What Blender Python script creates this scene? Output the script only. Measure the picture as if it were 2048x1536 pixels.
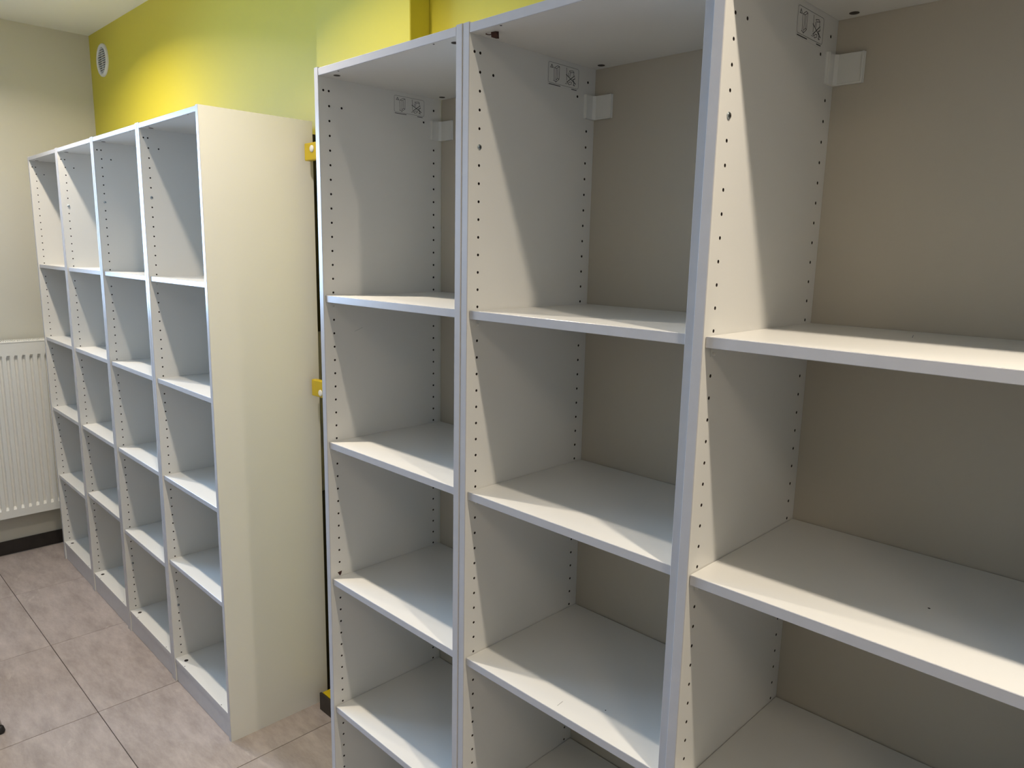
import bpy, bmesh, math, random
from mathutils import Vector, Matrix

# ------------------------------------------------------------------ clear
for o in list(bpy.data.objects):
    bpy.data.objects.remove(o, do_unlink=True)
SC = bpy.context.scene
COL = SC.collection
random.seed(7)
FZ = 1.9635            # floor lies this far under the first row of peg holes (measured heights below use the peg row as zero)

# ------------------------------------------------------------------ camera
cam_d = bpy.data.cameras.new('camera')
cam = bpy.data.objects.new('camera', cam_d)
COL.objects.link(cam)
R = ((0.70880588, 0.70511644, 0.02012543), (0.1400183, -0.11267369, -0.98371719), (-0.69136756, 0.70008246, -0.17859298))
M = Matrix(((R[0][0], -R[1][0], -R[2][0], 1.0223), (R[0][1], -R[1][1], -R[2][1], -0.8972),
            (R[0][2], -R[1][2], -R[2][2], FZ - 0.3426), (0, 0, 0, 1)))
cam.matrix_world = M
cam_d.sensor_width = 36.0
cam_d.lens = 1470.4257 / 2048 * 36.0
cam_d.clip_start = 0.02
SC.camera = cam

# ------------------------------------------------------------------ world, lamps, exposure
SC.view_settings.view_transform = 'Standard'
SC.view_settings.look = 'None'
SC.view_settings.gamma = 1.0
SC.view_settings.use_curve_mapping = False
SC.view_settings.exposure = -1.62

ROOM = dict(x0=-3.40, x1=4.20, y0=-2.80, y1=0.42, z1=FZ + 0.702)
WIN = dict(y0=-2.20, y1=-0.45, z0=1.20, z1=2.40)

w = bpy.data.worlds.new('daylight')
SC.world = w
w.use_nodes = True
wn = w.node_tree.nodes
wn['Background'].inputs[0].default_value = (0.62, 0.78, 1.0, 1)
wn['Background'].inputs[1].default_value = 1.0

def lamp_area(name, loc, size, power, color, direction, size_y=None, shape='DISK', spread=math.pi):
    d = bpy.data.lights.new(name, 'AREA')
    d.shape = shape
    d.size = size
    if size_y: d.size_y = size_y
    d.energy = power
    d.color = color
    d.spread = spread
    o = bpy.data.objects.new(name, d)
    COL.objects.link(o)
    o.location = loc
    o.rotation_euler = Vector(direction).to_track_quat('-Z', 'Y').to_euler()
    return o

WARM = (1.0, 0.88, 0.72)
DL = [(-2.42, -0.24, 50, 149), (-0.70, -0.24, 35, 122), (1.12, -0.24, 42, 134)]
for x, y, p, sp in DL:
    lamp_area('downlight_lamp', (x, y, ROOM['z1'] - 0.012), 0.05, p, WARM, (0, 0, -1), spread=math.radians(sp))
lamp_area('window_and_fill_daylight', (ROOM['x0'] - 0.32, (WIN['y0'] + WIN['y1']) / 2, (WIN['z0'] + WIN['z1']) / 2), WIN['y1'] - WIN['y0'],
          470, (0.43, 0.655, 1.0), (1, 0, -0.12), WIN['z1'] - WIN['z0'], 'RECTANGLE')

FILL_WIN = dict(x0=-3.20, x1=-1.70, z0=1.00, z1=2.40)  # unseen front window, added to bring more daylight onto the left row
lamp_area('window_and_fill_daylight', ((FILL_WIN['x0'] + FILL_WIN['x1']) / 2, ROOM['y0'] - 0.32, (FILL_WIN['z0'] + FILL_WIN['z1']) / 2), FILL_WIN['x1'] - FILL_WIN['x0'],
          18, (0.55, 0.74, 1.0), (0, 1, -0.1), FILL_WIN['z1'] - FILL_WIN['z0'], 'RECTANGLE')  # fill daylight behind the added front window
FILL_POS = (2.45, -1.45)
lamp_area('fill_lamp', (FILL_POS[0], FILL_POS[1], ROOM['z1'] - 0.030), 0.56, 40, (1.0, 0.84, 0.64), (0, 0, -1), 0.56, 'RECTANGLE')  # unseen warm fill, added to lift the shade from the right

# ------------------------------------------------------------------ materials
def mat(name, color, rough=0.5, metal=0.0, noise=None, bump=None, spec=0.5):
    m = bpy.data.materials.new(name)
    m.use_nodes = True
    nt = m.node_tree
    b = nt.nodes['Principled BSDF']
    b.inputs['Base Color'].default_value = (*color, 1)
    b.inputs['Roughness'].default_value = rough
    b.inputs['Metallic'].default_value = metal
    b.inputs['Specular IOR Level'].default_value = spec
    tc = nt.nodes.new('ShaderNodeTexCoord')
    if noise:
        sc, amt = noise
        n = nt.nodes.new('ShaderNodeTexNoise')
        n.inputs['Scale'].default_value = sc
        n.inputs['Detail'].default_value = 4
        nt.links.new(tc.outputs['Object'], n.inputs['Vector'])
        r = nt.nodes.new('ShaderNodeValToRGB')
        r.color_ramp.elements[0].position = 0.3
        r.color_ramp.elements[1].position = 0.7
        r.color_ramp.elements[0].color = (*[c * (1 - amt) for c in color], 1)
        r.color_ramp.elements[1].color = (*[min(1, c * (1 + amt)) for c in color], 1)
        nt.links.new(n.outputs['Fac'], r.inputs['Fac'])
        nt.links.new(r.outputs['Color'], b.inputs['Base Color'])
    if bump:
        sc, st = bump
        n = nt.nodes.new('ShaderNodeTexNoise')
        n.inputs['Scale'].default_value = sc
        n.inputs['Detail'].default_value = 3
        nt.links.new(tc.outputs['Object'], n.inputs['Vector'])
        bp = nt.nodes.new('ShaderNodeBump')
        bp.inputs['Strength'].default_value = st
        bp.inputs['Distance'].default_value = 0.002
        nt.links.new(n.outputs['Fac'], bp.inputs['Height'])
        nt.links.new(bp.outputs['Normal'], b.inputs['Normal'])
    return m

MW = mat('white_melamine', (0.755, 0.74, 0.70), 0.36, noise=(3.0, 0.012), bump=(260, 0.04))
MEDGE = mat('dimmed_edge_band', (0.475, 0.465, 0.48), 0.25, noise=(40, 0.02))  # white edge band, greyed so the board fronts look less lit
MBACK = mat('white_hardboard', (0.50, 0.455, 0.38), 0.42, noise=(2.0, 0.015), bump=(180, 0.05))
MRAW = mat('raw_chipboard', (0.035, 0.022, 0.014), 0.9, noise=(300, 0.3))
MCAM = mat('dark_cam_metal', (0.03, 0.022, 0.018), 0.6, 0.3, noise=(200, 0.2))
MSTEEL = mat('zinc_steel', (0.42, 0.46, 0.48), 0.25, 1.0, noise=(120, 0.15))
MPLAST = mat('white_plastic', (0.76, 0.75, 0.71), 0.3, noise=(20, 0.01))
MSTICK = mat('sticker_paper', (0.75, 0.735, 0.70), 0.3, noise=(20, 0.01))
MINK = mat('sticker_ink', (0.035, 0.035, 0.035), 0.6, noise=(50, 0.1))
MSCRAP = mat('brown_paper', (0.05, 0.014, 0.006), 0.7, noise=(120, 0.5))
MYEL = mat('yellow_wall_paint', (0.60, 0.515, 0.038), 0.5, noise=(1.3, 0.03), bump=(90, 0.12))
MYEL2 = mat('yellow_gloss_paint', (0.56, 0.41, 0.008), 0.4, noise=(8, 0.04))
MCREAM = mat('cream_wall_paint', (0.64, 0.62, 0.54), 0.6, noise=(1.1, 0.02), bump=(80, 0.12))
MCEIL = mat('ceiling_paint', (0.90, 0.90, 0.86), 0.7, noise=(1.0, 0.02), bump=(60, 0.08))
MRAD = mat('radiator_enamel', (0.82, 0.81, 0.76), 0.35, noise=(6, 0.01))
MDARK = mat('dark_skirting_tile', (0.030, 0.023, 0.019), 0.5, noise=(25, 0.25))
MBLACK = mat('black_rubber_and_gap_shade', (0.012, 0.010, 0.009), 0.55, noise=(60, 0.2))  # rubber feet, and the pipe lengths that stand for gap shade
MCHROME = mat('chrome', (0.75, 0.74, 0.70), 0.12, 1.0, noise=(30, 0.02))
MGROUT = mat('grout', (0.05, 0.036, 0.028), 0.85, noise=(200, 0.25))
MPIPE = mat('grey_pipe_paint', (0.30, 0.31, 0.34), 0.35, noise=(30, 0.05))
MSEAT = mat('grey_seat_fabric', (0.10, 0.11, 0.13), 0.85, noise=(150, 0.3))
MVOID = mat('duct_black', (0.006, 0.006, 0.007), 0.9, noise=(40, 0.2))

def tile_material():
    m = bpy.data.materials.new('stone_tile')
    m.use_nodes = True
    nt = m.node_tree
    b = nt.nodes['Principled BSDF']
    tc = nt.nodes.new('ShaderNodeTexCoord')
    oi = nt.nodes.new('ShaderNodeObjectInfo')
    ad = nt.nodes.new('ShaderNodeVectorMath'); ad.operation = 'MULTIPLY_ADD'
    ad.inputs[1].default_value = (1, 1, 1)
    sc = nt.nodes.new('ShaderNodeVectorMath'); sc.operation = 'SCALE'
    cmb = nt.nodes.new('ShaderNodeCombineXYZ')
    for i in range(3): nt.links.new(oi.outputs['Random'], cmb.inputs[i])
    nt.links.new(cmb.outputs[0], sc.inputs[0]); sc.inputs['Scale'].default_value = 37.0
    nt.links.new(tc.outputs['Object'], ad.inputs[0]); nt.links.new(sc.outputs[0], ad.inputs[2])
    mp = nt.nodes.new('ShaderNodeMapping')
    mp.inputs['Scale'].default_value = (0.6, 1.8, 1.0)
    mp.inputs['Rotation'].default_value = (0, 0, 0.35)
    nt.links.new(ad.outputs[0], mp.inputs['Vector'])
    def noise(s, d, rgh=0.6, dist=0.0):
        n = nt.nodes.new('ShaderNodeTexNoise')
        n.inputs['Scale'].default_value = s; n.inputs['Detail'].default_value = d
        n.inputs['Roughness'].default_value = rgh; n.inputs['Distortion'].default_value = dist
        nt.links.new(mp.outputs[0], n.inputs['Vector'])
        return n
    def ramp(n, p0, c0, p1, c1):
        r = nt.nodes.new('ShaderNodeValToRGB')
        r.color_ramp.elements[0].position = p0; r.color_ramp.elements[0].color = (*c0, 1)
        r.color_ramp.elements[1].position = p1; r.color_ramp.elements[1].color = (*c1, 1)
        nt.links.new(n.outputs['Fac'], r.inputs['Fac'])
        return r
    r1 = ramp(noise(9, 8, 0.72), 0.34, (0.30, 0.25, 0.226), 0.66, (0.46, 0.392, 0.362))
    r2 = ramp(noise(6, 10, 0.75, 1.2), 0.60, (0, 0, 0), 0.78, (1, 1, 1))
    mx = nt.nodes.new('ShaderNodeMixRGB')
    mx.inputs[2].default_value = (0.62, 0.555, 0.515, 1)
    mul = nt.nodes.new('ShaderNodeMath'); mul.operation = 'MULTIPLY'; mul.inputs[1].default_value = 0.8
    nt.links.new(r2.outputs[0], mul.inputs[0]); nt.links.new(mul.outputs[0], mx.inputs[0])
    nt.links.new(r1.outputs[0], mx.inputs[1])
    nt.links.new(mx.outputs[0], b.inputs['Base Color'])
    b.inputs['Roughness'].default_value = 0.5
    bp = nt.nodes.new('ShaderNodeBump'); bp.inputs['Strength'].default_value = 0.25; bp.inputs['Distance'].default_value = 0.002
    nt.links.new(noise(40, 6).outputs['Fac'], bp.inputs['Height'])
    nt.links.new(bp.outputs[0], b.inputs['Normal'])
    return m
MTILE = tile_material()

def glass_material():
    m = bpy.data.materials.new('window_glass')
    m.use_nodes = True
    nt = m.node_tree
    nt.nodes.remove(nt.nodes['Principled BSDF'])
    t = nt.nodes.new('ShaderNodeBsdfTransparent'); g = nt.nodes.new('ShaderNodeBsdfGlossy')
    g.inputs['Roughness'].default_value = 0.02
    fr = nt.nodes.new('ShaderNodeFresnel'); fr.inputs['IOR'].default_value = 1.45
    mx = nt.nodes.new('ShaderNodeMixShader')
    nt.links.new(fr.outputs[0], mx.inputs[0]); nt.links.new(t.outputs[0], mx.inputs[1]); nt.links.new(g.outputs[0], mx.inputs[2])
    nt.links.new(mx.outputs[0], nt.nodes['Material Output'].inputs[0])
    return m
MGLASS = glass_material()

# ------------------------------------------------------------------ helpers
def add_box(bm, x0, x1, y0, y1, z0, z1, mi=0, bev=0.0, seg=1):
    v = [bm.verts.new(p) for p in ((x0, y0, z0), (x1, y0, z0), (x1, y1, z0), (x0, y1, z0), (x0, y0, z1), (x1, y0, z1), (x1, y1, z1), (x0, y1, z1))]
    fs = [bm.faces.new([v[i] for i in q]) for q in ((3, 2, 1, 0), (4, 5, 6, 7), (0, 1, 5, 4), (1, 2, 6, 5), (2, 3, 7, 6), (3, 0, 4, 7))]
    for f in fs: f.material_index = mi
    if bev > 0:
        es = list({e for f in fs for e in f.edges})
        bmesh.ops.bevel(bm, geom=es, offset=bev, segments=seg, affect='EDGES', profile=0.5)
    return fs

def add_disc(bm, c, n, r, h, seg=16, mi=0, dome=0.0):
    """short solid cylinder from c along n (length h), with an optional domed top"""
    n = Vector(n).normalized()
    a = n.orthogonal().normalized(); b = n.cross(a)
    c = Vector(c)
    rings = [(r, 0.0), (r, h)]
    if dome:
        rings += [(r * 0.8, h + dome * 0.6), (r * 0.4, h + dome * 0.92)]
    prev = None
    for rr, hh in rings:
        ring = [bm.verts.new(c + n * hh + (a * math.cos(2 * math.pi * i / seg) + b * math.sin(2 * math.pi * i / seg)) * rr) for i in range(seg)]
        if prev:
            for i in range(seg):
                f = bm.faces.new((prev[i], prev[(i + 1) % seg], ring[(i + 1) % seg], ring[i])); f.material_index = mi
        else:
            f = bm.faces.new(ring[::-1]); f.material_index = mi
        prev = ring
    f = bm.faces.new(prev); f.material_index = mi

def add_tube(bm, pts, rad, seg=12, mi=0):
    pts = [Vector(p) for p in pts]
    prev = None
    for k, p in enumerate(pts):
        d = (pts[min(k + 1, len(pts) - 1)] - pts[max(k - 1, 0)]).normalized()
        ref = Vector((0.31, 0.87, 0.38))
        a = d.cross(ref).normalized(); b = d.cross(a)
        r = rad[k] if isinstance(rad, (list, tuple)) else rad
        ring = [bm.verts.new(p + (a * math.cos(2 * math.pi * i / seg) + b * math.sin(2 * math.pi * i / seg)) * r) for i in range(seg)]
        if prev:
            for i in range(seg):
                f = bm.faces.new((prev[i], prev[(i + 1) % seg], ring[(i + 1) % seg], ring[i])); f.material_index = mi; f.smooth = True
        else:
            bm.faces.new(ring[::-1]).material_index = mi
        prev = ring
    bm.faces.new(prev).material_index = mi

def mesh_of(name, bm, mats):
    bmesh.ops.recalc_face_normals(bm, faces=bm.faces[:])
    me = bpy.data.meshes.new(name)
    bm.to_mesh(me); bm.free()
    for m in (mats if isinstance(mats, (list, tuple)) else [mats]):
        me.materials.append(m)
    return me

def put(name, me, parent=None, loc=(0, 0, 0), rot=(0, 0, 0), **props):
    o = bpy.data.objects.new(name, me)
    COL.objects.link(o)
    o.parent = parent
    o.location = loc
    o.rotation_euler = rot
    for k, v in props.items(): o[k] = v
    return o

def obj(name, bm, mats, parent=None, loc=(0, 0, 0), rot=(0, 0, 0), **props):
    return put(name, mesh_of(name, bm, mats), parent, loc, rot, **props)

def thing(name, label, cat, loc=(0, 0, 0), rotz=0.0, group=None):
    o = bpy.data.objects.new(name, None)
    COL.objects.link(o)
    o.empty_display_size = 0.1
    o.location = loc
    o.rotation_euler = (0, 0, rotz)
    o['label'] = label; o['category'] = cat
    if group: o['group'] = group
    return o

def boxobj(name, b, m, parent=None, bev=0.0, seg=1, **props):
    bm = bmesh.new()
    add_box(bm, *b, bev=bev, seg=seg)
    return obj(name, bm, m, parent, **props)

# ------------------------------------------------------------------ room
X0, X1, Y0, Y1, Z1 = ROOM['x0'], ROOM['x1'], ROOM['y0'], ROOM['y1'], ROOM['z1']
T = 0.12
S = dict(kind='structure')
floor = boxobj('floor', (X0 - T, X1 + T, Y0 - T, Y1 + T, -0.10, -0.0015), MGROUT, **S)
TP = 0.604
bm = bmesh.new()
add_box(bm, 0.0012, TP - 0.0012, 0.0012, TP - 0.0012, -0.009, 0.0, bev=0.0008)
tile_me = mesh_of('tile', bm, MTILE)
gx, gy = -1.628, -0.245                    # one measured joint in each direction
def clip_tile(x, y):
    bm = bmesh.new()
    add_box(bm, max(x + 0.0012, X0) - x, min(x + TP - 0.0012, X1) - x, max(y + 0.0012, Y0) - y, min(y + TP - 0.0012, Y1) - y, -0.009, 0.0, bev=0.0008)
    return mesh_of('tile', bm, MTILE)
for i in range(-4, 11):
    for j in range(-6, 3):
        x, y = gx + i * TP, gy + j * TP
        if x + TP < X0 + 0.01 or x > X1 - 0.01 or y + TP < Y0 + 0.01 or y > Y1 - 0.01: continue
        inside = x >= X0 and x + TP <= X1 and y >= Y0 and y + TP <= Y1
        put('tile', tile_me if inside else clip_tile(x, y), floor, (x, y, 0))

boxobj('ceiling', (X0 - T, X1 + T, Y0 - T, Y1 + T, Z1, Z1 + 0.12), MCEIL, **S)
boxobj('wall_back', (X0 - T, X1 + T, Y1, Y1 + T, -0.1, Z1), MYEL, **S)
boxobj('wall_right', (X1, X1 + T, Y0, Y1, -0.1, Z1), MCREAM, **S)
TL = 0.24
def holed_wall(name, u, hole, tf):
    """wall slab along u (pair) with one window opening hole=(u0,u1,z0,z1); tf maps (u, depth, z) to the room"""
    bm = bmesh.new()
    us, zs = (u[0], hole[0], hole[1], u[1]), (-0.1, hole[2], hole[3], Z1)
    gv = [[[bm.verts.new(tf(uu, d, zz)) for zz in zs] for uu in us] for d in (TL, 0.0)]
    for i in range(3):
        for j in range(3):
            if (i, j) == (1, 1): continue
            for g in gv: bm.faces.new((g[i][j], g[i + 1][j], g[i + 1][j + 1], g[i][j + 1]))
    for loop in ([(0, 0), (1, 0), (2, 0), (3, 0), (3, 1), (3, 2), (3, 3), (2, 3), (1, 3), (0, 3), (0, 2), (0, 1)], [(1, 1), (2, 1), (2, 2), (1, 2)]):
        for (i, j), (k, l) in zip(loop, loop[1:] + loop[:1]):
            bm.faces.new((gv[0][i][j], gv[0][k][l], gv[1][k][l], gv[1][i][j]))
    return obj(name, bm, MCREAM, **S)
holed_wall('wall_left', (Y0, Y1), (WIN['y0'], WIN['y1'], WIN['z0'], WIN['z1']), lambda u, d, z: (X0 - d, u, z))
holed_wall('wall_front', (X0, X1), (FILL_WIN['x0'], FILL_WIN['x1'], FILL_WIN['z0'], FILL_WIN['z1']), lambda u, d, z: (u, Y0 - d, z))

def window(name, hole, loc, rotz):
    """two-light window in its opening; local y runs along the wall, local x points into the room"""
    a, b, z0, z1 = hole
    win = put(name, None, None, loc, (0, 0, rotz), kind='structure')
    f, m = 0.06, (a + b) / 2
    bm = bmesh.new()
    for q in ((a, a + f, z0, z1), (b - f, b, z0, z1), (m - f / 2, m + f / 2, z0 + f, z1 - f), (a + f, b - f, z0, z0 + f), (a + f, b - f, z1 - f, z1)):
        add_box(bm, -0.03, 0.03, *q, bev=0.004)
    obj('window_frame', bm, MPLAST, win)
    for p, q in ((a + f, m - f / 2), (m + f / 2, b - f)):
        boxobj('pane', (-0.003, 0.003, p, q, z0 + f, z1 - f), MGLASS, win)
    boxobj('window_sill', (0.03, 0.20, a + 0.001, b - 0.001, z0, z0 + 0.025), MPLAST, win, bev=0.003)
window('window_1', (WIN['y0'], WIN['y1'], WIN['z0'], WIN['z1']), (X0 - 0.14, 0, 0), 0)
window('fill_window', (-FILL_WIN['x1'], -FILL_WIN['x0'], FILL_WIN['z0'], FILL_WIN['z1']), (0, Y0 - 0.14, 0), math.pi / 2)  # added window, out of view, for the fill daylight

boxobj('baseboard_left', (X0, X0 + 0.010, Y0, Y1, 0, 0.072), MDARK, bev=0.001, **S)
# boxed-in pilaster between the two rows of bookcases, on its skirted plinth
PX0, PX1, PY = -1.075, -0.612, 0.355
boxobj('trim_1', (PX0, PX1, PY, Y1, 0.0665, Z1), MYEL, bev=0.002, **S)
pl = boxobj('trim_2', (-1.104, PX1 + 0.02, 0.332, Y1, 0, 0.0665), MYEL2, bev=0.001, **S)
boxobj('skirting_tile', (-1.112, PX1 + 0.02, 0.324, 0.332, 0, 0.064), MDARK, pl, bev=0.001)

# ------------------------------------------------------------------ bookcases
T_P, CLEAR, DEP, HT = 0.0167, 0.4640, 0.360, 2.010
CF, CB = 0.0265, 0.3275            # front and back peg columns, from the front edge
def zrow(r): return FZ - (r - 1) * 0.032
def ztop(r): return zrow(r) + 0.026
HOLES = [(CF - 0.0138, {1}), (CF, set(range(1, 60))), (CF + 0.0325, {2}), (CB - 0.0320, {2}), (CB, set(range(1, 60)))]

def side_mesh(sign):
    """side panel; inner face at x=0 looking to +x*sign, drilled with the peg holes"""
    verts, faces, mi = [], [], []
    def V(x, y, z):
        verts.append((x * sign, y, z)); return len(verts) - 1
    def F(idx, m=0):
        faces.append(idx); mi.append(m)
    def quad(y0, y1, z0, z1):
        F([V(0, y0, z0), V(0, y1, z0), V(0, y1, z1), V(0, y0, z1)])
    c = 0.0009
    hw = 0.0055
    ys = [c]
    for yc, rows in HOLES:
        if yc - hw - ys[-1] > 1e-6: quad(ys[-1], yc - hw, 0, HT)
        prev = 0.0
        for r in sorted(rows, reverse=True):
            zc = zrow(r)
            z0, z1 = zc - hw, zc + hw
            quad(yc - hw, yc + hw, prev, z0)
            rad, n = 0.0027, 8
            out = [V(0, yc + hw * a, zc + hw * b) for a, b in ((1, 0), (1, 1), (0, 1), (-1, 1), (-1, 0), (-1, -1), (0, -1), (1, -1))]
            inn = [V(0, yc + rad * math.cos(k * math.pi / 4), zc + rad * math.sin(k * math.pi / 4)) for k in range(8)]
            bot = [V(-0.010, yc + rad * math.cos(k * math.pi / 4), zc + rad * math.sin(k * math.pi / 4)) for k in range(8)]
            for k in range(8):
                q = (k + 1) % 8
                F([out[k], out[q], inn[q], inn[k]])
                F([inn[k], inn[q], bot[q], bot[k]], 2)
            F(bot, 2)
            prev = z1
        quad(yc - hw, yc + hw, prev, HT)
        ys.append(yc + hw)
    quad(ys[-1], DEP, 0, HT)
    t = -T_P
    prof = [(0, DEP), (0, c), (-c, 0), (t + c, 0), (t, c), (t, DEP)]
    for k in range(1, 6):
        a, b = prof[k], prof[(k + 1) % 6]
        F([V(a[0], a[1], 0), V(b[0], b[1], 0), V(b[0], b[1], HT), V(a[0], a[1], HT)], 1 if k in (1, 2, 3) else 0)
    F([V(x, y, 0) for x, y in prof]); F([V(x, y, HT) for x, y in prof])
    me = bpy.data.meshes.new('side_panel')
    me.from_pydata(verts, [], faces)
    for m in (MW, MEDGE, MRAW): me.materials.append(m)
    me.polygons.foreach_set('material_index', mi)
    bm = bmesh.new(); bm.from_mesh(me)
    bmesh.ops.remove_doubles(bm, verts=bm.verts[:], dist=1e-6)
    bmesh.ops.recalc_face_normals(bm, faces=bm.faces[:])
    bm.to_mesh(me); bm.free()
    return me
ME_L, ME_R = side_mesh(1), side_mesh(-1)

def board(name, b, bev=0.0007):
    bm = bmesh.new()
    add_box(bm, *b, bev=bev)
    for fc in bm.faces:
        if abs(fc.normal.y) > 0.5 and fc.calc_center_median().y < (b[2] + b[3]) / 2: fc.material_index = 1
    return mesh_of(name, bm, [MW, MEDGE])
G = 0.0008
ME_SHELF = board('shelf', (G, CLEAR - G, 0.0055, 0.349, -0.016, 0.0))
ME_TOP = board('top_panel', (0, CLEAR, 0.0006, 0.351, 1.992, 2.0080))
ME_BOT = board('bottom_panel', (0, CLEAR, 0.0030, 0.351, 0.0765, 0.0925))
ME_KICK = board('kickboard', (0.0006, CLEAR - 0.0006, 0.0055, 0.0215, 0.0010, 0.0765))
def back_mesh(gap):
    bm = bmesh.new()
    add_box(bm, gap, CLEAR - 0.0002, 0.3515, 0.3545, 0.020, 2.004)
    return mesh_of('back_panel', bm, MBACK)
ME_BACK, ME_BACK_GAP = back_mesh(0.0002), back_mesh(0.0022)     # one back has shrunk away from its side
bm = bmesh.new(); add_disc(bm, (0, 0, 0), (0, 0, 1), 0.0074, 0.0008, 18)
ME_CAM = mesh_of('cam_fitting', bm, MCAM)
bm = bmesh.new(); add_disc(bm, (0, 0, 0), (0, 0, 1), 0.0020, 0.0006, 8)
ME_PIN0 = mesh_of('dowel_mark', bm, MCAM)
bm = bmesh.new()
add_disc(bm, (-0.004, 0, 0), (1, 0, 0), 0.0023, 0.010, 8)
add_box(bm, 0.0002, 0.0010, -0.0045, 0.0045, -0.004, 0.009, bev=0.0002)
ME_PEG = mesh_of('shelf_pin', bm, MPLAST)
bm = bmesh.new()
add_disc(bm, (0, 0, 0), (1, 0, 0), 0.0048, 0.0012, 16, dome=0.0014)
add_disc(bm, (0.0019, 0, 0), (1, 0, 0), 0.0017, 0.0011, 6, mi=1)
ME_SCREW = mesh_of('connecting_screw', bm, [MSTEEL, MCAM])

def corner_cover_mesh():
    """L-shaped plastic clip in the back corner: a leg on the side panel, a leg on the back, chamfered rims"""
    bm = bmesh.new()
    prof = [(0.0, 0.317), (0.0035, 0.3185), (0.0042, 0.340), (0.0085, 0.3455), (0.046, 0.3468), (0.0485, 0.3508), (0.0, 0.3508)]
    z0, z1 = 1.892, 1.939
    lo = [bm.verts.new((x, y, z0)) for x, y in prof]
    hi = [bm.verts.new((x, y, z1)) for x, y in prof]
    n = len(prof)
    for i in range(n):
        bm.faces.new((lo[i], lo[(i + 1) % n], hi[(i + 1) % n], hi[i]))
    bm.faces.new(lo[::-1]); bm.faces.new(hi)
    add_box(bm, 0.0035, 0.0062, 0.3178, 0.3208, z0, z1, bev=0.0006)
    add_box(bm, 0.0445, 0.0478, 0.3445, 0.3480, z0, z1, bev=0.0006)
    add_box(bm, 0.0060, 0.0465, 0.3450, 0.3470, z0, z0 + 0.0028, bev=0.0006)
    return mesh_of('corner_cover', bm, MPLAST)
ME_CORNER = corner_cover_mesh()

STROKES = [
    [(0.2151, 1.9794), (0.2112, 1.9732), (0.2196, 1.9735), (0.2151, 1.9794)], [(0.2153, 1.9774), (0.2154, 1.9746)],
    [(0.2219, 1.9734), (0.2229, 1.9503), (0.228, 1.9482), (0.2374, 1.9549), (0.2379, 1.9782), (0.2324, 1.9792), (0.223, 1.9741), (0.2284, 1.9732), (0.2379, 1.9782)],
    [(0.2284, 1.9732), (0.228, 1.9482)], [(0.2327, 1.9734), (0.2331, 1.9561), (0.2286, 1.9524)], [(0.2331, 1.9561), (0.2374, 1.9549)], [(0.221, 1.95), (0.2229, 1.9503)],
    [(0.2593, 1.9801), (0.2605, 1.9568)], [(0.2675, 1.9757), (0.2787, 1.9776), (0.282, 1.9752), (0.2709, 1.973), (0.2675, 1.9757)],
    [(0.2661, 1.972), (0.2657, 1.9641)], [(0.2709, 1.9728), (0.2697, 1.9647)], [(0.2817, 1.9747), (0.2815, 1.9692)],
    [(0.2615, 1.9535), (0.2673, 1.9495), (0.2752, 1.952), (0.2758, 1.9554), (0.2702, 1.9554), (0.2648, 1.9521)],
    [(0.2841, 1.9662), (0.2851, 1.9639)], [(0.2569, 1.9508), (0.2608, 1.9504)]]
BOLD = [[(0.2584, 1.9675), (0.2877, 1.9538)], [(0.284, 1.9689), (0.2607, 1.9534)], [(0.2851, 1.9634), (0.2788, 1.9608), (0.283, 1.9566), (0.2865, 1.9536)], [(0.283, 1.9566), (0.2809, 1.9508), (0.285, 1.9504)]]
def stroke(bm, pts, wd, x=0.00045, h=0.00012, mi=0):
    for (a, b) in zip(pts[:-1], pts[1:]):
        d = Vector((b[0] - a[0], b[1] - a[1]))
        if d.length < 1e-7: continue
        d.normalize(); n = Vector((-d.y, d.x)) * wd / 2; e = d * wd * 0.3
        q = [(a[0] - e.x + n.x, a[1] - e.y + n.y), (b[0] + e.x + n.x, b[1] + e.y + n.y), (b[0] + e.x - n.x, b[1] + e.y - n.y), (a[0] - e.x - n.x, a[1] - e.y - n.y)]
        lo = [bm.verts.new((x, *p)) for p in q]; hi = [bm.verts.new((x + h, *p)) for p in q]
        bm.faces.new(hi)
        for i in range(4): bm.faces.new((lo[i], lo[(i + 1) % 4], hi[(i + 1) % 4], hi[i]))
def rounded(y0, y1, z0, z1, r, n=4):
    pts = []
    for cy, cz, a0 in ((y1 - r, z1 - r, 0), (y0 + r, z1 - r, 90), (y0 + r, z0 + r, 180), (y1 - r, z0 + r, 270)):
        for k in range(n + 1):
            a = math.radians(a0 + 90 * k / n)
            pts.append((cy + r * math.cos(a), cz + r * math.sin(a)))
    return pts
bm = bmesh.new()
pr = rounded(0.2040, 0.2980, 1.9395, 1.9850, 0.004)
lo = [bm.verts.new((0.0, *p)) for p in pr]; hi = [bm.verts.new((0.0003, *p)) for p in pr]
bm.faces.new(hi)
for i in range(len(pr)): bm.faces.new((lo[i], lo[(i + 1) % len(pr)], hi[(i + 1) % len(pr)], hi[i]))
ME_STICKER = mesh_of('warning_sticker', bm, MSTICK)
bm = bmesh.new()
for s in STROKES: stroke(bm, s, 0.0009)
for s in BOLD: stroke(bm, s, 0.0014)
ME_PICTO = mesh_of('pictogram', bm, MINK)
bm = bmesh.new()
pr = rounded(0.2056, 0.2964, 1.9452, 1.9830, 0.0042)
stroke(bm, pr + pr[:1], 0.0005)
for y, wd in ((0.2076, 0.034), (0.2757, 0.0155)):
    e = y + wd
    while y < e:
        L = random.uniform(0.0008, 0.0024)
        stroke(bm, [(y, 1.9424), (min(y + L, e), 1.9424)], 0.0014)
        y += L + 0.0007
ME_PRINT = mesh_of('outline_print', bm, MINK)

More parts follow.
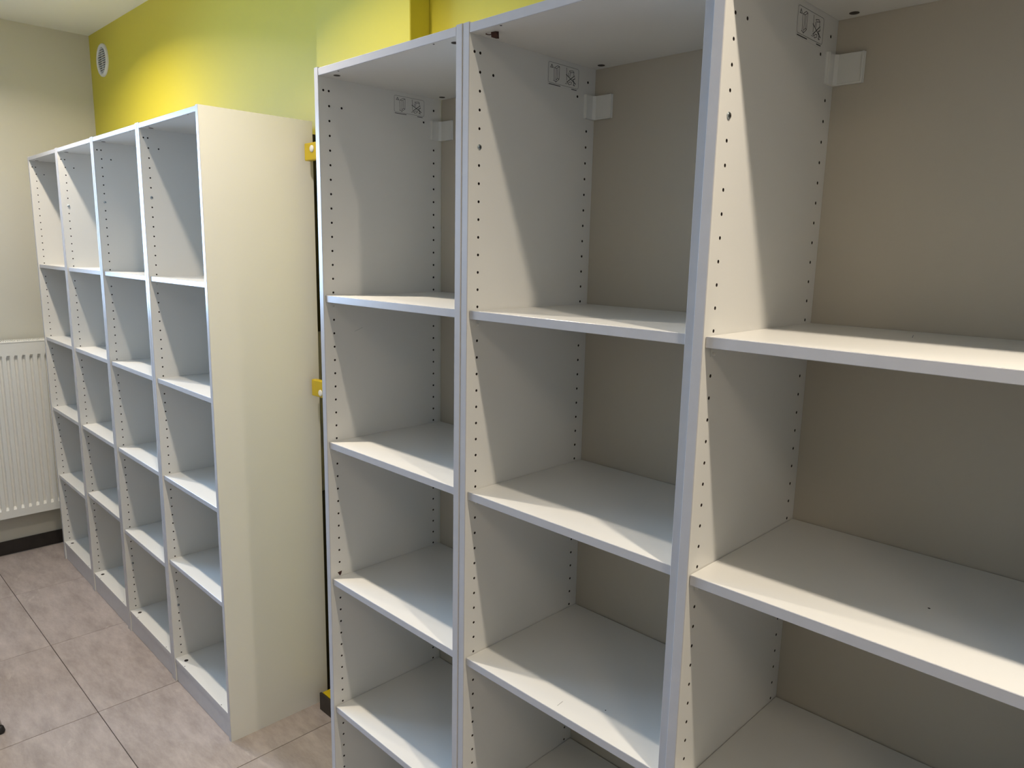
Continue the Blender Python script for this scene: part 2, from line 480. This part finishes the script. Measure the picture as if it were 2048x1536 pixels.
def bookcase(label, loc, rotz, rows, group, extras=()):
    t = thing('bookcase', label, 'bookcase', loc, rotz, group)
    put('side_panel', ME_L, t)
    put('side_panel', ME_R, t, (CLEAR, 0, 0))
    put('top_panel', ME_TOP, t)
    put('bottom_panel', ME_BOT, t)
    put('kickboard', ME_KICK, t)
    put('back_panel', ME_BACK_GAP if 'gap' in extras else ME_BACK, t)
    for r in rows:
        s = put('shelf', ME_SHELF, t, (0, 0, ztop(r)))
        for y in (CF, CB):
            put('shelf_pin', ME_PEG, s, (0, y, zrow(r) - ztop(r) - 0.0005))
            put('shelf_pin', ME_PEG, s, (CLEAR, y, zrow(r) - ztop(r) - 0.0005), (0, 0, math.pi))
    for x, y in ((0.0335, 0.0272), (CLEAR - 0.0335, 0.0272), (0.0335, 0.3270), (CLEAR - 0.0335, 0.3270)):
        if not ('scrap' in extras and x < 0.1 and y < 0.1):
            put('cam_fitting', ME_CAM, t, (x, y, 1.9914))
        put('cam_fitting', ME_CAM, t, (x + 0.010 * (1 if x < 0.2 else -1), y, 0.0923))
    for x, z in ((0.071, 1.9916), (CLEAR - 0.071, 1.9916), (0.080, 0.0922), (CLEAR - 0.068, 0.0922)):
        put('dowel_mark', ME_PIN0, t, (x, 0.0075, z))
    for e in extras:
        if isinstance(e, tuple):
            put('connecting_screw', ME_SCREW, t, (0.0002, CF, zrow(e[1])))
    if 'clip' in extras:
        put('corner_cover', ME_CORNER, t)
        st = put('warning_sticker', ME_STICKER, t, label='printed tipping warning sticker')
        put('pictogram', ME_PICTO, st)
        put('outline_print', ME_PRINT, st)
    return t

RB, LB = 'white bookcases of the right row', 'white bookcases of the left row'
PITCH = 0.4987
rows_r = (16, 27, 38, 49)
r1 = bookcase('white bookcase at the left end of the right row, beside the yellow wall brackets', (-0.4972, 0.0125, 0), 0, rows_r, RB, ('clip', 'gap'))
r2 = bookcase('white bookcase in the middle of the right row, with brown scrap under its top', (0.0012, 0.0135, 0), 0, rows_r, RB, ('clip', 'scrap', ('s', 6)))
r3 = bookcase('white bookcase at the right end of the right row, cut by the frame', (0.4992, 0.0060, 0), 0, rows_r, RB, ('clip', ('s', 6)))
TH = -0.0104
llab = ['far left white bookcase standing beside the radiator, low shelf near its bottom',
        'second white bookcase from the radiator in the left row, lowest shelf one peg higher',
        'third white bookcase from the radiator in the left row, with pale upper panels',
        'white bookcase at the right end of the left row, showing its wide bare outer side']
lrows = [(16, 27, 38, 49), (16, 27, 38, 48), (16, 27, 38, 49), (16, 27, 38, 48)]
lscr = [(), (('s', 7), ('s', 53)), (('s', 7), ('s', 53)), (('s', 7), ('s', 53))]
lx, ly = -1.6335, 0.0230
for k in range(4):
    n = (3 - k) * PITCH
    bookcase(llab[k], (lx - n * math.cos(TH), ly - n * math.sin(TH), 0), TH, lrows[k], LB, lscr[k])

# brown scraps stuck on the right row
bm = bmesh.new()
p = [(0.027, 0.028), (0.031, 0.0225), (0.0405, 0.0245), (0.0435, 0.029), (0.037, 0.033), (0.0345, 0.038)]
top = [bm.verts.new((x, y, 1.9918)) for x, y in p]; lo = [bm.verts.new((x + 0.0008, y, 1.9895 - 0.006 * (i % 2))) for i, (x, y) in enumerate(p)]
bm.faces.new(top)
cv = bm.verts.new((0.037, 0.029, 1.9815))
for i in range(6):
    bm.faces.new((top[i], top[(i + 1) % 6], lo[(i + 1) % 6], lo[i])); bm.faces.new((lo[i], lo[(i + 1) % 6], cv))
add_tube(bm, [(0.029, 0.029, 1.9905), (0.0245, 0.0255, 1.9893), (0.0215, 0.0235, 1.9896), (0.0185, 0.0220, 1.9910)], [0.0007, 0.0008, 0.0008, 0.0011], 6)
obj('brown_scrap', bm, MSCRAP, r2, label='torn brown scrap stuck under the top')
bm = bmesh.new()
zc = zrow(38) + 0.034
q = [(CF - 0.0065, zc + 0.004), (CF + 0.0060, zc + 0.0055), (CF + 0.0045, zc - 0.001), (CF + 0.0005, zc - 0.0065)]
lo = [bm.verts.new((0, *v)) for v in q]; hi = [bm.verts.new((0.0009, v[0] * 0.9 + CF * 0.1, v[1] * 0.9 + zc * 0.1)) for v in q]
bm.faces.new(hi)
for i in range(4): bm.faces.new((lo[i], lo[(i + 1) % 4], hi[(i + 1) % 4], hi[i]))
obj('brown_scrap', bm, MSCRAP, r1, label='small brown scrap stuck over a peg hole')

# little marks of wear: dots and pencil-like scratches
def shelf_of(t, k): return sorted([c for c in t.children if c.name.startswith('shelf')], key=lambda c: -c.location.z)[k]
def dot(t, k, x, y, r):
    bm = bmesh.new(); add_disc(bm, (x, y, 0.0), (0, 0, 1), r, 0.00025, 10)
    obj('dark_speck', bm, MCAM, shelf_of(t, k))
dot(r3, 1, 0.2786, 0.1536, 0.0017)
dot(r2, 2, 0.3037, 0.0739, 0.0012)
bm = bmesh.new(); stroke(bm, [(0.0832, 1.4208), (0.0935, 1.4243), (0.1055, 1.4289)], 0.0006, x=0.0)
obj('scratch', bm, MPIPE, r1)
bm = bmesh.new(); add_tube(bm, [(0.2343, 0.0205, 0.0), (0.2325, 0.0375, 0.0)], 0.0004, 5)
obj('scratch', bm, MPIPE, shelf_of(r2, 2))
bm = bmesh.new(); add_tube(bm, [(0.1917, 0.2471, 0.0), (0.1819, 0.2855, 0.0)], 0.0006, 5)
obj('scratch', bm, MPIPE, shelf_of(r3, 0))

# ------------------------------------------------------------------ radiator
rad = thing('radiator', 'white ribbed panel radiator on the left wall under a plain cream wall', 'radiator', (X0, 0, 0))
RX, RY0, RY1, RZ0, RZ1 = 0.100, -1.60, 0.16, 0.222, 1.117
bm = bmesh.new()
pitch = 0.0332
ycur = 0.0425 - 60 * pitch
prof = []
def rib_section(y):   # raised flat 19 mm, grooves 14 mm
    return [(y - 0.0085, 0.0), (y - 0.0045, -0.013), (y + 0.0045, -0.013), (y + 0.0085, 0.0)]
prof = [(RY0, 0.0)]
y = 0.0425 - 49 * pitch
while y < RY1 - 0.02:
    if y > RY0 + 0.02: prof += rib_section(y)
    y += pitch
prof += [(RY1, 0.0)]
zb0, zb1 = RZ0 + 0.040, RZ1 - 0.062
lv = [[bm.verts.new((RX + (d if 0 < k < 3 else 0.0), yy, z)) for yy, d in prof] for k, z in enumerate((zb0, zb0 + 0.016, zb1 - 0.012, zb1))]
for a, b in zip(lv[:-1], lv[1:]):
    for i in range(len(prof) - 1): bm.faces.new((a[i], a[i + 1], b[i + 1], b[i]))
add_box(bm, RX - 0.018, RX, RY0, RY1, RZ0, zb0)
add_box(bm, RX - 0.018, RX, RY0, RY1, zb1, RZ1)
add_box(bm, RX - 0.022, RX - 0.014, RY0, RY1, zb0, zb1)
obj('front_panel', bm, MRAD, rad)
boxobj('rear_panel', (0.035, 0.050, RY0 + 0.01, RY1 - 0.01, RZ0 + 0.01, RZ1 - 0.01), MRAD, rad, bev=0.003)
bm = bmesh.new()
add_box(bm, 0.034, RX + 0.0015, RY0, RY1, RZ1, RZ1 + 0.008, bev=0.0015)
y = RY0 + 0.01
while y < RY1 - 0.012:                      # grille bars across the top
    add_box(bm, 0.042, RX - 0.006, y, y + 0.005, RZ1 + 0.008, RZ1 + 0.0115)
    y += 0.0098
obj('top_grille', bm, MRAD, rad)
for yy in (RY0, RY1 - 0.002):
    boxobj('end_cover', (0.030, RX - 0.004, yy, yy + 0.002, RZ0 + 0.02, RZ1), MRAD, rad)
for yy in (RY0 + 0.25, RY1 - 0.25):
    boxobj('wall_hook', (0.0012, 0.035, yy, yy + 0.03, RZ0 + 0.1, RZ1 - 0.1), MRAD, rad)

# ------------------------------------------------------------------ round vent
vent = thing('air_vent', 'round white slatted air vent high on the yellow wall near the corner', 'vent', (-3.200, Y1, FZ + 0.553))
bm = bmesh.new()
ring = [(0.0785, 0.0), (0.0785, -0.006), (0.074, -0.0105), (0.063, -0.0105), (0.059, -0.007), (0.059, -0.0005)]
N = 40
vs = [[bm.verts.new((r * math.cos(2 * math.pi * i / N), d, r * math.sin(2 * math.pi * i / N))) for i in range(N)] for r, d in ring]
for a, b in zip(vs[:-1], vs[1:]):
    for i in range(N): bm.faces.new((a[i], a[(i + 1) % N], b[(i + 1) % N], b[i])).smooth = True
obj('rim', bm, MPLAST, vent)
bm = bmesh.new(); add_disc(bm, (0, -0.0004, 0), (0, -1, 0), 0.0592, 0.0008, 40)
obj('dark_duct', bm, MVOID, vent)
for k in range(-5, 6):
    z = k * 0.0105
    hw = math.sqrt(max(0.0596 ** 2 - z * z, 1e-6))
    bm = bmesh.new(); add_box(bm, -hw, hw, -0.0080, -0.0012, z - 0.0015, z + 0.0015)
    obj('slat', bm, MPLAST, vent)
boxobj('centre_bar', (-0.0017, 0.0017, -0.0072, -0.0012, -0.0590, 0.0590), MPLAST, vent)

# ------------------------------------------------------------------ yellow brackets on the pilaster and the pipe in the gap
def bracket(label, x0, z0, z1, sx, sz):
    t = thing('wall_bracket', label, 'bracket', (x0, PY, (z0 + z1) / 2), 0, 'yellow wall brackets')
    h = (z1 - z0) / 2
    boxobj('block', (0, 0.105, -0.0205, -0.0003, -h, h), MYEL2, t, bev=0.003, seg=2)
    bm = bmesh.new(); add_disc(bm, (sx - x0, -0.0205, sz - (z0 + z1) / 2), (0, -1, 0), 0.0105, 0.002, 20, dome=0.003)
    obj('screw_cap', bm, MPLAST, t, label='white round screw cap')
bracket('upper yellow bracket with white screw cap in the gap between the bookcase rows', -1.1265, FZ - 0.0800, FZ - 0.0272, -1.0800, FZ - 0.0465)
bracket('lower yellow bracket with white screw cap in the gap between the bookcase rows', -1.1235, FZ - 0.8275, FZ - 0.7725, -1.0675, FZ - 0.8110)
pipe = thing('wall_pipe', 'guessed upright pipe with shade-black ends in the narrow gap behind the left row of bookcases', 'pipe', (-1.190, 0.398, 0))
for z0, z1, m, nm in ((0.0, 0.78, MBLACK, 'gap_shade_sleeve'), (0.78, 1.34, MPIPE, 'bare_pipe'), (1.34, 1.975, MBLACK, 'gap_shade_sleeve')):  # black lengths stand in for the shade deep in the gap
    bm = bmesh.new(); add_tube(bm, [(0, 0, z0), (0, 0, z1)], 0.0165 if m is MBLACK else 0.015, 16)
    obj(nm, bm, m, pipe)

# ------------------------------------------------------------------ chair, only one foot of it in the frame
ch = thing('chair', 'chrome chair leg with black rubber foot on the floor at the left edge', 'chair', (-1.7255, -0.5125, 0))
foot = Vector((0.006, 0.004, 0)); 
feet = [Vector((0, 0, 0)), Vector((-0.10, -0.50, 0)), Vector((-0.52, 0.02, 0)), Vector((-0.60, -0.46, 0))]
cx = sum(feet, Vector()) / 4
for fpt in feet:
    top = Vector((cx.x + (fpt.x - cx.x) * 0.72, cx.y + (fpt.y - cx.y) * 0.72, 0.44))
    bm = bmesh.new(); add_tube(bm, [fpt + (top - fpt) * 0.045, top], 0.0095, 14)
    leg = obj('leg', bm, MCHROME, ch)
    bm = bmesh.new()
    add_tube(bm, [fpt + Vector((0, 0, 0.0005)), fpt + Vector((0, 0, 0.004)), fpt + (top - fpt) * 0.04, fpt + (top - fpt) * 0.052], [0.0105, 0.0135, 0.0130, 0.0105], 16)
    obj('rubber_foot', bm, MBLACK, leg, label='black rubber foot')
bm = bmesh.new(); add_box(bm, cx.x - 0.21, cx.x + 0.21, cx.y - 0.20, cx.y + 0.20, 0.44, 0.48, bev=0.012, seg=3)
obj('seat', bm, MSEAT, ch)
bm = bmesh.new(); add_box(bm, cx.x - 0.235, cx.x - 0.21, cx.y - 0.19, cx.y + 0.19, 0.62, 0.86, bev=0.010, seg=3)
obj('backrest', bm, MSEAT, ch)
for s in (-1, 1):
    bm = bmesh.new(); add_tube(bm, [(cx.x - 0.19, cx.y + s * 0.15, 0.45), (cx.x - 0.222, cx.y + s * 0.15, 0.60), (cx.x - 0.222, cx.y + s * 0.15, 0.72)], 0.009, 10)
    obj('back_post', bm, MCHROME, ch)

# ------------------------------------------------------------------ downlight fittings in the ceiling
dl_names = ['first', 'second', 'third', 'fourth']
for k, (x, y, _, _) in enumerate(DL):
    lab = 'round ceiling downlight, %s from the left wall, %s' % (dl_names[k % 4], 'above the bookcases')
    t = thing('downlight', lab, 'ceiling light', (x, y, Z1), 0, 'ceiling downlights')
    bm = bmesh.new()
    N = 24
    ring = [(0.036, -0.0003), (0.036, -0.010), (0.048, -0.007), (0.052, -0.0003)]
    vs = [[bm.verts.new((r * math.cos(2 * math.pi * i / N), r * math.sin(2 * math.pi * i / N), d)) for i in range(N)] for r, d in ring]
    for a, b in zip(vs[:-1], vs[1:]):
        for i in range(N): bm.faces.new((a[i], a[(i + 1) % N], b[(i + 1) % N], b[i])).smooth = True
    obj('trim_ring', bm, MPLAST, t)

pt = thing('fill_panel', 'added unseen fill light, a square ceiling panel on the right side of the room', 'ceiling light', (FILL_POS[0], FILL_POS[1], Z1))  # fitting made up for the added fill lamp
bm = bmesh.new()
for q in ((-0.30, 0.30, -0.30, -0.28), (-0.30, 0.30, 0.28, 0.30), (-0.30, -0.28, -0.28, 0.28), (0.28, 0.30, -0.28, 0.28)):
    add_box(bm, *q, -0.035, -0.0003)
obj('frame', bm, MPLAST, pt)
boxobj('back_plate', (-0.28, 0.28, -0.28, 0.28, -0.010, -0.0003), MPLAST, pt)
